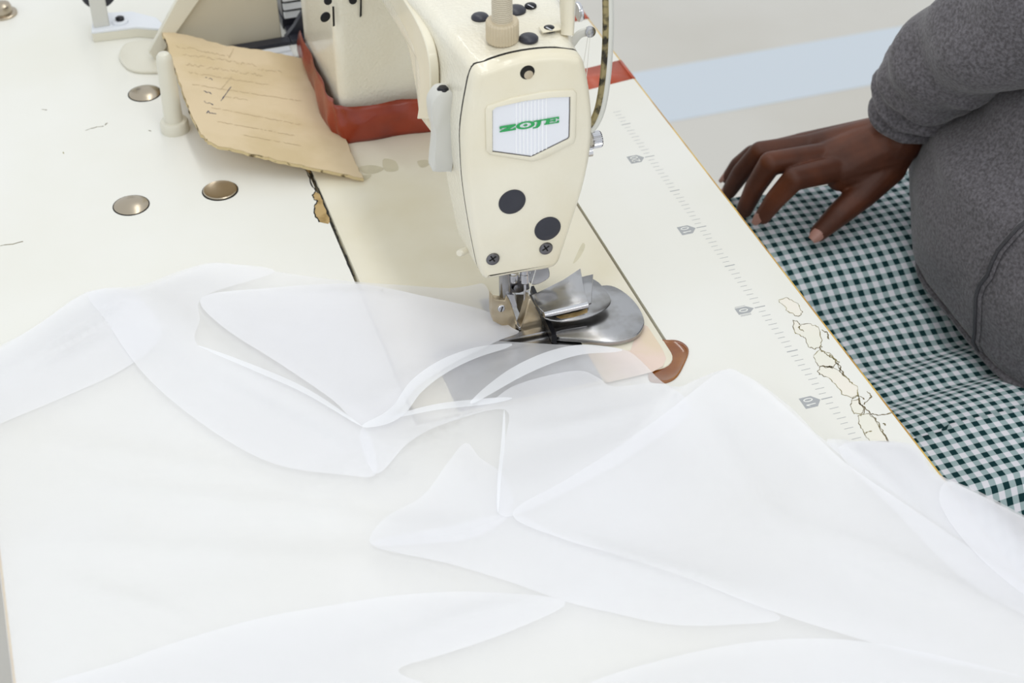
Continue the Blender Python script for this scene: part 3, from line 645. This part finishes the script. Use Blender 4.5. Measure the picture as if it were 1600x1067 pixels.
RIDGES = [((1130,590),(1000,760),4.0,2.6), ((1000,760),(820,800),3.0,1.5), ((1150,640),(1400,850),4.0,2.0), ((340,420),(480,440),1.8,1.2), ((150,470),(560,690),2.2,1.3),
  ((620,640),(800,545),1.3,1.2), ((760,620),(970,550),1.2,1.1), ((735,700),(790,640),2,1.2), ((60,560),(300,480),2.4,.9), ((250,980),(700,880),3,1.2), ((900,900),(1250,980),2.2,1.0), ((1350,720),(1600,900),2.5,1.0), ((420,470),(760,505),2.2,.6), ((590,700),(760,780),2,.8),
  ((450,795),(565,742),.7,.6), ((600,755),(790,645),.7,.8), ((1000,730),(1135,605),.9,.9), ((1180,650),(1420,840),.9,.8), ((130,930),(280,990),.8,.7), ((200,775),(600,830),.9,.7), ((900,880),(1150,965),.8,.7), ((0,615),(200,510),.8,.7), ((420,480),(700,490),.7,.5), ((640,1020),(880,950),.8,.7), ((60,700),(420,760),1,.6), ((1250,860),(1600,1000),1,.8), ((350,600),(580,720),.7,.6), ((1090,700),(1250,900),1,.6), ((820,700),(1000,690),.8,.6), ((100,860),(520,900),1,.6)]
RC = []
for q0, q1, w_, h in RIDGES:
    a, b = pz(*q0), pz(*q1); c = (a+b)/2; d = b-a; RC.append((c.x, c.y, max(d.length/1.6, .5), w_, math.atan2(d.y, d.x), h))
def und(x, y):
    z = .12+sum(bump_(x, y, *r) for r in RC)*.8
    z += .28*(1+noise.noise(Vector((x*.09, y*.09, 3))))+.10*(1+noise.noise(Vector((x*.3+y*.12, y*.25, 9))))
    # the foot presses the cloth down; flatten towards the machine
    k = max(0., min(1., (math.hypot(x+3.2, y+16.2)-1.2)/5)); z = .18+(z-.18)*k
    return z
def edge(x, y, z):
    if y > EY: z = z*math.exp(-(y-EY)*.12)-.62*(y-EY)*(1-math.exp(-(y-EY)*.35))
    if y < BY: 
        d = BY-y; return x, BY-.25*(1-math.exp(-d))-.04*d, z-1.25*d*(1-math.exp(-d*.8))
    return x, y, z
def lay(x, y, off):
    z = .3
    for _ in range(5):
        p = pz(x, y, z); z = und(p.x, p.y)+off
        if p.y > EY: z = edge(p.x, p.y, z)[2]
    p = pz(x, y, z)
    if p.y < BY: p = Vector(edge(p.x, p.y, z))
    if CX0 < p.x < CX1 and CY0 < p.y < CY1: p.z = max(p.z, BT+.12+off*.6)
    return p
def flap(mb, pts, off, step=13, sm_=4, fade=0):
    o = smooth_closed([Vector((x, y, 0)) for x, y in pts], sm_); o2 = [(p.x, p.y) for p in o]
    vs = [Vector(q) for q in o2]; n = len(vs)
    xs = [q[0] for q in o2]; ys = [q[1] for q in o2]
    A_ = np.array(o2); B_ = np.roll(A_, -1, 0); D_ = B_-A_; L2 = (D_**2).sum(1)+1e-9
    def edist(P): 
        P = np.asarray(P, float); out_ = np.empty(len(P))
        for k in range(0, len(P), 2000):
            q = P[k:k+2000]; t = np.clip(((q[:, None]-A_[None])*D_[None]).sum(2)/L2, 0, 1); out_[k:k+2000] = np.sqrt((((q[:, None]-A_[None]-t[..., None]*D_[None]))**2).sum(2).min(1))
        return out_
    cand = []; y = min(ys)+step*.5; r = 0
    while y < max(ys):
        x = min(xs)+(step*.5 if r % 2 else 0)
        while x < max(xs): cand.append((x, y)); x += step
        y += step*.87; r += 1
    C_ = np.array(cand); ins = np.zeros(len(C_), bool)
    for i in range(n):
        a, b = A_[i], B_[i]
        if a[1] == b[1]: continue
        ins ^= ((a[1] > C_[:, 1]) != (b[1] > C_[:, 1])) & (C_[:, 0] < (b[0]-a[0])*(C_[:, 1]-a[1])/(b[1]-a[1])+a[0])
    C_ = C_[ins]; C_ = C_[edist(C_) > step*.55]; vs += [Vector(q) for q in C_]
    V, E_, F, *_ = delaunay_2d_cdt([Vector((p[0], p[1])) for p in vs], [(i, (i+1) % n) for i in range(n)], [], 1, 1e-4)
    dd = edist([(p.x, p.y) for p in V])
    for d in dd:
        k = min(1, d/30); dens.append(1 if not fade else .04+.96*min(1, d/fade)); offs.append(off*(.75+.25*k))
    mb.add([lay(p.x, p.y, q) for p, q in zip(V, offs[-len(V):])], [list(f) for f in F])
fab = MB(); dens = []; offs = []
base = [(-60,565),(0,540),(60,507),(135,456),(215,447),(262,430),(300,417),(340,410),(395,418),(470,430),(555,440),(640,446),(700,450),(735,446),(755,443),(765,458),(770,478),(776,498),(800,514),(811,520),(790,527),(776,532),(850,537),(915,541),(972,545),(1000,562),(1035,597),(1062,604),(1090,592),(1128,578),(1160,584),(1190,601),(1240,640),(1292,690),(1350,688),(1420,692),(1440,708),(1464,740),(1530,768),(1600,805),(1690,850),(1700,1150),(800,1160),(-60,1150)]
flap(fab, base, 0.0, 12, 3)
fabs = [
 ([(-60,580),(0,545),(70,500),(137,457),(200,452),(240,490),(250,530),(190,578),(100,620),(0,662),(-60,690)], .25),
 ([(140,458),(220,450),(300,420),(345,412),(430,424),(320,462),(312,500),(310,540),(400,575),(480,612),(565,666),(584,700),(586,742),(540,742),(430,725),(330,672),(230,590),(165,500)], .45),
 ([(316,464),(420,450),(555,443),(660,462),(760,486),(800,512),(810,520),(775,534),(700,572),(650,606),(620,642),(566,666),(520,625),(440,570),(345,508)], .35),
 ([(600,655),(680,638),(760,628),(800,604),(850,588),(905,579),(935,590),(960,604),(1035,600),(1080,640),(1020,690),(930,745),(820,800),(780,803),(776,770),(786,700),(790,640),(700,660),(640,690),(590,740),(566,700),(566,668)], .5),
 ([(1128,579),(1165,588),(1200,612),(1262,668),(1320,722),(1400,778),(1480,832),(1600,912),(1690,960),(1700,1060),(1500,1040),(1300,985),(1180,945),(1080,905),(970,868),(880,842),(800,803),(880,752),(960,702),(1040,645)], .7),
 ([(580,850),(700,822),(800,804),(880,838),(980,870),(1100,912),(1220,964),(1140,976),(1050,976),(960,958),(885,940),(800,910),(700,880)], .3),
 ([(90,1090),(200,1030),(380,972),(520,945),(640,928),(760,925),(884,940),(800,985),(700,1020),(622,1047),(690,1075),(800,1110)], .5),
 ([(660,775),(700,722),(728,692),(750,715),(788,745),(800,800),(740,840),(660,850),(580,850),(600,810)], .3),
 ([(880,1090),(1000,1040),(1200,1000),(1400,1010),(1700,1090),(1700,1150),(880,1150)], .9),
 ([(1310,700),(1418,696),(1462,744),(1530,774),(1600,810),(1690,858),(1690,1000),(1600,960),(1500,900),(1400,800)], .5),
 ([(1480,752),(1530,773),(1600,809),(1690,857),(1690,990),(1600,930),(1520,860),(1470,790)], .8),
 ([(1292,692),(1350,690),(1418,694),(1440,710),(1462,742),(1530,772),(1600,808),(1690,856),(1690,960),(1600,905),(1500,840),(1400,772)], .25),
]
fabs.append((fabs[2][0], .55)); FADE = [0]*14
for (q, off), fd in zip(fabs, FADE): flap(fab, q, off, 8, 5, fd)
fb = thing('sheer_fabric', (5, -25, 0), 'sheer white fabric lying in loose folds over the table front', 'fabric')
fo_ = fab.build('cloth', M['sheer'], fb, angle=180, fix=False)
at = fo_.data.attributes.new('weave_density', 'FLOAT', 'POINT')
for i, d in enumerate(dens): at.data[i].value = d
def band(px, wd, off, name='hem'):
    c = smooth_open([Vector((x, y, 0)) for x, y in px], 6); L_ = []; R_ = []
    for i, p in enumerate(c):
        t = (c[min(i+1, len(c)-1)]-c[max(i-1, 0)]).normalized(); n = Vector((-t.y, t.x, 0)); k = wd*(.12+.88*math.sin(math.pi*min(1, max(0, i/(len(c)-1)))) **.6)/2
        L_.append(p+n*k); R_.append(p-n*k)
    g = MB(); vs = [lay(p.x, p.y, off) for p in L_]+[lay(p.x, p.y, off) for p in R_]; n = len(c)
    g.add(vs, [(i, i+1, n+i+1, n+i) for i in range(n-1)]); g.build(name, M['hem'], fb, angle=180, fix=False)
band([(566,666),(600,655),(625,638),(650,604),(690,574),(740,552),(800,538)], 24, .75)
band([(735,630),(770,605),(810,580),(860,558),(910,546),(972,547)], 20, .8)
band([(600,655),(680,636),(760,627),(800,622)], 10, .7)
band([(788,640),(786,690),(780,750),(778,800)], 6, .7)
band([(310,540),(400,576),(480,612),(566,666)], 9, .6)
# ================================================================== seated person
M['skin'] = mat('dark_brown_skin', '4a281a', .48, c2='673822', nscale=22, lo=.42, hi=.7, bump=.12, bscale=260, spec=.3)
M['nail'] = mat('fingernail', 'a3776a', .32)
M['hair'] = mat('black_hair', '15110f', .7, bump=.5, bscale=160)
M['eye'] = mat('eye_white', 'e6e2da', .25)
M['lip'] = mat('lip', '5a2c26', .45)
M['zip'] = mat('dark_zip', '3a393d', .5, bump=.6, bscale=500)
m = mat('grey_heather_fleece', '4d4a4d', .95, c2='6e6b70', nscale=420, lo=.35, hi=.68, bump=.5, bscale=380, spec=.15, detail=6); M['fleece'] = m
m.node_tree.nodes['Principled BSDF'].inputs['Sheen Weight'].default_value = .25
def gingham(period):
    m = bpy.data.materials.new('green_gingham'); m.use_nodes = True; nt = m.node_tree; N = nt.nodes.new; L = nt.links.new; b = nt.nodes['Principled BSDF']
    b.inputs['Roughness'].default_value = .9; b.inputs['Specular IOR Level'].default_value = .2
    uv = N('ShaderNodeUVMap'); sp = N('ShaderNodeSeparateXYZ'); L(uv.outputs[0], sp.inputs[0]); hs = []
    for k in (0, 1):
        d = N('ShaderNodeMath'); d.operation = 'DIVIDE'; d.inputs[1].default_value = period; L(sp.outputs[k], d.inputs[0])
        f = N('ShaderNodeMath'); f.operation = 'FRACT'; L(d.outputs[0], f.inputs[0])
        g = N('ShaderNodeMath'); g.operation = 'GREATER_THAN'; g.inputs[1].default_value = .5; L(f.outputs[0], g.inputs[0]); hs.append(g)
    a = N('ShaderNodeMath'); a.operation = 'ADD'; L(hs[0].outputs[0], a.inputs[0]); L(hs[1].outputs[0], a.inputs[1])
    h = N('ShaderNodeMath'); h.operation = 'MULTIPLY'; h.inputs[1].default_value = .5; L(a.outputs[0], h.inputs[0])
    r = N('ShaderNodeValToRGB'); r.color_ramp.interpolation = 'CONSTANT'; e = r.color_ramp.elements
    e[0].position = 0; e[0].color = srgb('e2e1e8'); e[1].position = .4; e[1].color = srgb('9db1b3'); x = e.new(.8); x.color = srgb('0d3437')
    L(h.outputs[0], r.inputs[0]); L(r.outputs[0], b.inputs['Base Color']); return m
M['gingham'] = gingham(1.0)
PX, PY = -6.0, 33.5
pe = thing('person', (PX, PY+3, -75), 'seated person in grey fleece jacket and green gingham skirt, hand resting on lap', 'person')
# --- hand and arm (right), posed from the picture; heights come from the lap it rests on
J = {k: pz(*v) for k, v in dict(
  wr=(1402,212,-2.6), mi=(1291,243,-4.2), ii=(1314,262,-4.6), ri=(1270,229,-4.6), pi=(1252,226,-6.0),
  i1=(1241,279,-4.4), i2=(1211,312,-6.6), i3=(1192,338,-8.3),
  m1=(1204,255,-4.0), m2=(1180,292,-6.8), m3=(1163,328,-9.2),
  r1=(1188,238,-4.8), r2=(1158,270,-7.2), r3=(1139,299,-9.4),
  p1=(1176,241,-7.2), p2=(1153,258,-8.8), p3=(1138,278,-10.2),
  t0=(1385,258,-5.0), t1=(1347,303,-6.6), t2=(1309,336,-7.8), t3=(1279,364,-9.0)).items()}
fa1 = pz(1415,170,-.5); fa2 = pz(1492,84,6.5); elb = pz(1640,-15,14)
hb = MB()
for a, b, ra, rb in (('ii','i1',1.12,.98),('i1','i2',.98,.84),('i2','i3',.84,.68),('mi','m1',1.12,.98),('m1','m2',.98,.86),('m2','m3',.86,.7),
   ('ri','r1',1.08,.94),('r1','r2',.94,.82),('r2','r3',.82,.66),('pi','p1',1.0,.82),('p1','p2',.82,.72),('p2','p3',.72,.6),
   ('t0','t1',1.75,1.25),('t1','t2',1.22,1.02),('t2','t3',1.02,.74),('wr','t0',2.1,1.7)): hb.rcone(J[a], J[b], ra, rb)
low = Vector((0, 0, -.9))
for a, rb in (('ii',1.26),('mi',1.28),('ri',1.22),('pi',1.12)):
    q = J['wr']+(J[a]-J['wr'])*.12; hb.rcone(q+low*.2, J[a]+low*.12, 2.0, rb); mid_ = J['wr'].lerp(J[a], .55); hb.rcone(mid_+low, J[a]+low*1.1, 1.5, 1.1)
for a, b in (('ii','mi'),('mi','ri'),('ri','pi')): hb.rcone(J[a]+low*.6, J[b]+low*.6, 1.1, 1.1)
hb.rcone(J['t0'].lerp(J['t1'], .5), J['ii'].lerp(J['wr'], .35)+low, 1.3, 1.4)
hb.rcone(J['ii']+low*.1, J['t0'].lerp(J['wr'], .5), 1.3, 1.9); hb.rcone(J['ii']+low*.4, J['t1'].lerp(J['t0'], .7), 1.25, 1.4); hb.rcone(J['ii'].lerp(J['mi'], .5), J['wr'], 1.35, 2.1); hb.rcone(J['wr'], fa1, 2.35, 2.5); hb.rcone(fa1, fa2, 2.5, 3.4); hb.rcone(fa2, elb, 3.4, 3.9)
hand = voxel(hb, .11, 9)
sho = Vector((-21, 38, 33)); bb = MB(); bb.rcone(elb, sho, 3.4, 4)
c0 = Vector((PX, PY+3, 0))
for z0, z1, ra, rb in ((-22,-8,10,9.2),(-8,10,9.2,9),(10,27,9,9.5)):
    for dx in (-4.5, 4.5): bb.rcone(c0+Vector((dx,0,z0)), c0+Vector((dx,.5,z1)), ra, rb)
bb.rcone(sho+Vector((1,0,-1)), c0+Vector((12, 2, 32)), 4.4, 4.4); bb.rcone(c0+Vector((0,1,33)), c0+Vector((0,-.5,46)), 5.6, 4.8)
HC = c0+Vector((0, -3.5, 54)); bb.sphere(HC+Vector((0,.8,2)), (7.4,9.0,9.4), 18); bb.sphere(HC+Vector((0,-3.2,-4)), (5.6,5.4,6.6), 14)
bb.rcone(HC+Vector((0,-8.6,1.2)), HC+Vector((0,-9.8,-2.0)), .8, 1.3, 8)
for s_ in (-1, 1): bb.sphere(HC+Vector((s_*7.5,1,0)), (.7,1.6,2.7), 8)
s2 = c0+Vector((14,2,33)); e2 = c0+Vector((25,8,8)); w2 = c0+Vector((27,-2,-13)); bb.rcone(s2+Vector((-1,0,-1)), e2, 3.8, 3.0); bb.rcone(e2, w2, 3.0, 2.3); bb.rcone(w2, w2+Vector((-2,-7,-2.2)), 2.2, 2.6)
for k in range(4): q = w2+Vector((-4.2+k*1.7,-8.5,-2.4)); bb.rcone(q, q+Vector((-.3,-3.4,-.6)), .9, .8, 8); bb.rcone(q+Vector((-.3,-3.4,-.6)), q+Vector((-.4,-6,-2)), .8, .65, 8)
bb.rcone(w2+Vector((-3,-3,-2)), w2+Vector((-7,-7,-3)), 1.1, .8, 8)
for hx, kx in ((-15,-21.5),(2,7)):
    bb.rcone((hx,PY+2,-23), (kx,-9,-22.5), 8.0, 6.0); bb.rcone((kx,-9,-21.5), (kx,-4,-66), 5.6, 3.4); bb.rcone((kx,-3,-71.5), (kx,-16,-72.6), 3.2, 2.2)
tors = voxel(bb, .55, 3)
body = MB(); body.add(hand.v, hand.f); body.add(tors.v, tors.f)
bo = body.build('body', M['skin'], pe, angle=180)
def nail(a, b, side, wd, ln):
    ax = (J[b]-J[a]).normalized(); up = Vector(side); up = (up-ax*up.dot(ax)).normalized(); sd = ax.cross(up); r = {'i3':.68,'m3':.7,'r3':.66,'p3':.6,'t3':.74}[b]
    c = J[b]+ax*r*.15; rings = []
    for k in range(5):
        t = k/4; w_ = wd*(.62, .92, 1, .92, .6)[k]
        rings.append([c+ax*(t*ln-ln*.45)+up*(r*.98*math.cos(h)+.02)+sd*(r*.98*math.sin(h)*w_) for h in [(-.85+1.7*q/6) for q in range(7)]])
    MB().loft(rings, cap=False, closed=False).build('fingernail', M['nail'], bo, angle=180)
nail('i2','i3',(.35,-.6,.9),.95,1.25); nail('t2','t3',(.8,-.2,.75),1.0,1.4); nail('r2','r3',(-.1,-.8,.6),.9,1.1); nail('p2','p3',(-.2,-.8,.6),.9,1.0)
for s_ in (-1, 1):
    MB().sphere(HC+Vector((s_*3.1,-7.6,1.6)), (1.0,.55,.5), 8).build('eye', M['eye'], bo); MB().sphere(HC+Vector((s_*3.1,-8.0,1.6)), (.48,.25,.46), 8).build('pupil', M['hair'], bo)
MB().sphere(HC+Vector((0,-8.5,-5.2)), (2.3,.7,.75), 8).build('lips', M['lip'], bo)
hh = MB(); hh.sphere(HC+Vector((0,2.2,3.2)), (8.2,9.0,9.6), 18); voxel(hh, .5, 1).build('hair', M['hair'], pe, angle=180)
# --- skirt over the lap
def thigh(x, y, cx, r, zc): d = x-cx; return zc+math.sqrt(max(r*r-d*d, 0)) if abs(d) < r else -99
def lap(x, y):
    t = max(0., min(1., (y+9)/44)); ca = -22+3*t; cb_ = 6.5-3*t
    za = thigh(x, y, ca, 9.9, -20.3); zb = thigh(x, y, cb_, 10.2, -21.4)
    k = 1.1; zs = [q for q in (za, zb) if q > -60]
    base = math.log(sum(math.exp(q*k) for q in zs))/k if zs else -60
    v = (ca+cb_)/2; val = -13.4+ -1.2*math.exp(-((x-v)/3.0)**2)
    if ca < x < cb_: base = max(base, val)
    lo = ca-9.2; hi = cb_+9.6
    if x < ca: base = max(base, -17.5+(x-lo)*2.2) if x > lo else -17.5+(x-lo)*2.2
    if x > cb_: base = max(base, -17.5-(x-hi)*2.2) if x < hi else -17.5-(x-hi)*2.2
    if x < ca or x > cb_: base = min(base, -10.3)
    base = max(base, -52)
    base += .35*noise.noise(Vector((x*.16+y*.05, y*.07, 5)))+.25*math.sin((x*1.0+y*.28))*math.exp(-((x+8-.1*(y-14))/5)**2)
    if y < -8: base -= (-8-y)**2*.12
    return base
g = MB(); NX, NY = 120, 84; g.uv = []; arc = {}
for j in range(NY+1):
    y = -15+50*j/NY; al = 0; prev = None
    for i in range(NX+1):
        x = -38+60*i/NX; p = Vector((x, y, lap(x, y)))
        if prev is not None: al += min((p-prev).length, .95)
        prev = p; g.v.append(p); g.uv.append((al, y+.15*p.z))
for j in range(NY):
    for i in range(NX): a = j*(NX+1)+i; g.f.append([a, a+1, a+NX+2, a+NX+1]); g.mi.append(0)
# keep the weave straight: measure each row from the valley between the legs
for j in range(NY+1):
    row = range(j*(NX+1), (j+1)*(NX+1)); mid0 = min(row, key=lambda k: abs(g.v[k].x+6)); off = g.uv[mid0][0]
    for k in row: g.uv[k] = (g.uv[k][0]-off, g.uv[k][1])
sk = g.build('skirt', M['gingham'], pe, angle=180, fix=False)
# --- jacket : torso tube + sleeve tubes + zip
SEC = [(-13.5,PX,PY,19.2,12.6),(-11.5,PX,PY,20.4,13.6),(-6,PX,PY+.3,21.2,14.2),(-1,PX,PY+.6,20.4,13.6),(3.5,PX,PY+1.6,15.8,11.4),(8,PX+.3,PY+2.2,13.6,10.0),(18,PX+.3,PY+2.6,14.8,10.4),(28,PX,PY+3,16.5,10.6),(35,PX,PY+3.2,17,9.2),(40,PX,PY+3.2,12,7.6),(43,PX,PY+2.8,7.4,6.6),(46,PX,PY+2.4,6.6,6.2)]
def torso(z, th, off=0):
    for q0, q1 in zip(SEC[:-1], SEC[1:]):
        if q0[0] <= z <= q1[0]:
            t = (z-q0[0])/(q1[0]-q0[0]); t = t*t*(3-2*t); c = [a+(b-a)*t for a, b in zip(q0, q1)]; break
    n = noise.noise(Vector((math.cos(th)*2.2, math.sin(th)*2.2, z*.13)))*.9+noise.noise(Vector((math.cos(th)*5, math.sin(th)*5+z*.12, z*.3)))*.35
    n *= 1 if z < 34 else .2
    lf = (1.6+2.6*max(0, -math.cos(th)))*max(0, 1-(z+13.5)/14)
    return Vector((c[1]+(c[3]+n+off)*math.cos(th), c[2]+(c[4]+n+off)*math.sin(th), z+lf))
rings = []
zs = [-13.5+59.5*k/74 for k in range(75)]
for z in zs: rings.append([torso(z, 2*math.pi*k/96) for k in range(96)])
rings = [[p.lerp(Vector((PX, PY, p.z)), .08) for p in rings[0]]]+rings
ja = MB().loft(rings, cap=False).build('jacket', M['fleece'], pe, angle=180)
def th_at(z, x):
    best = min((abs(torso(z, math.radians(a)).x-x), a) for a in range(200, 340)); return math.radians(best[1])
zz = [-13+k*1.2 for k in range(46)]; path = [torso(z, th_at(z, -3.2+.06*(z+13)+.25*math.sin(z*.4)), .1) for z in zz if z < 42]
MB().tube(path, .4, 8, flat=.35, upv=(1,0,0)).build('zip_tape', M['fleece'], ja)
MB().tube([p+Vector((0,-.22,0)) for p in path], .16, 6).build('zip', M['zip'], ja)
hem = [torso(-13.3, 2*math.pi*k/96, .12) for k in range(97)]; MB().tube(hem, .32, 8).build('hem', M['fleece'], ja)
def sleeve(pts, rads):
    P = smooth_open(pts, 14); n = len(P); rr_ = []
    for i in range(n):
        t = i/(n-1)*(len(rads)-1); k = min(int(t), len(rads)-2); rr_.append(rads[k]+(rads[k+1]-rads[k])*(t-k))
    u = None; rings = []
    for i, p in enumerate(P):
        t = (P[min(i+1, n-1)]-P[max(i-1, 0)]).normalized(); u = (u if u is not None else Vector((0,0,1))); u = (u-t*u.dot(t)).normalized(); v = t.cross(u)
        rings.append([p+(u*math.cos(a)+v*math.sin(a))*(rr_[i]+.26*math.sin(i*.75+2.2*math.sin(a+.6))*(1-.4*i/n)+.5*noise.noise(Vector((math.cos(a)*1.5, math.sin(a)*1.5, i*.25)))) for a in [2*math.pi*k/40 for k in range(40)]])
    c = P[0]; rings = [[c.lerp(p, .82) for p in rings[0]]]+rings
    return MB().loft(rings, cap=False).build('sleeve', M['fleece'], ja, angle=180)
cuff = J['wr'].lerp(fa1, .82)
sleeve([cuff, fa1.lerp(fa2, .35), fa2, elb, elb.lerp(sho, .5)+Vector((-1,1,0)), sho+Vector((2,0,1))], [2.9, 3.7, 4.3, 4.9, 5.4, 6.0])
sleeve([w2.lerp(e2, .12), w2.lerp(e2, .5), e2+Vector((.3,0,0)), e2.lerp(s2, .5), s2+Vector((-3,0,-2.5)), s2+Vector((-8,.5,-2.5))], [3.1, 4.2, 5.2, 5.8, 6.0, 5.4])
# --- stool
st = thing('stool', (PX, PY+3, -75), 'round wooden stool under the seated person', 'stool')
MB().lathe((PX, PY+3, -34), (0,0,1), [(16,0),(17,.6),(17,2.2),(16,3),(0,3)], 40).build('seat', M['wood'], st)
for a in (45, 135, 225, 315):
    u = Vector((math.cos(math.radians(a)), math.sin(math.radians(a)), 0)); MB().cyl(Vector((PX, PY+3, -34))+u*10, Vector((PX, PY+3, -75))+u*16, 1.6, 1.4).build('leg', M['wood'], st)
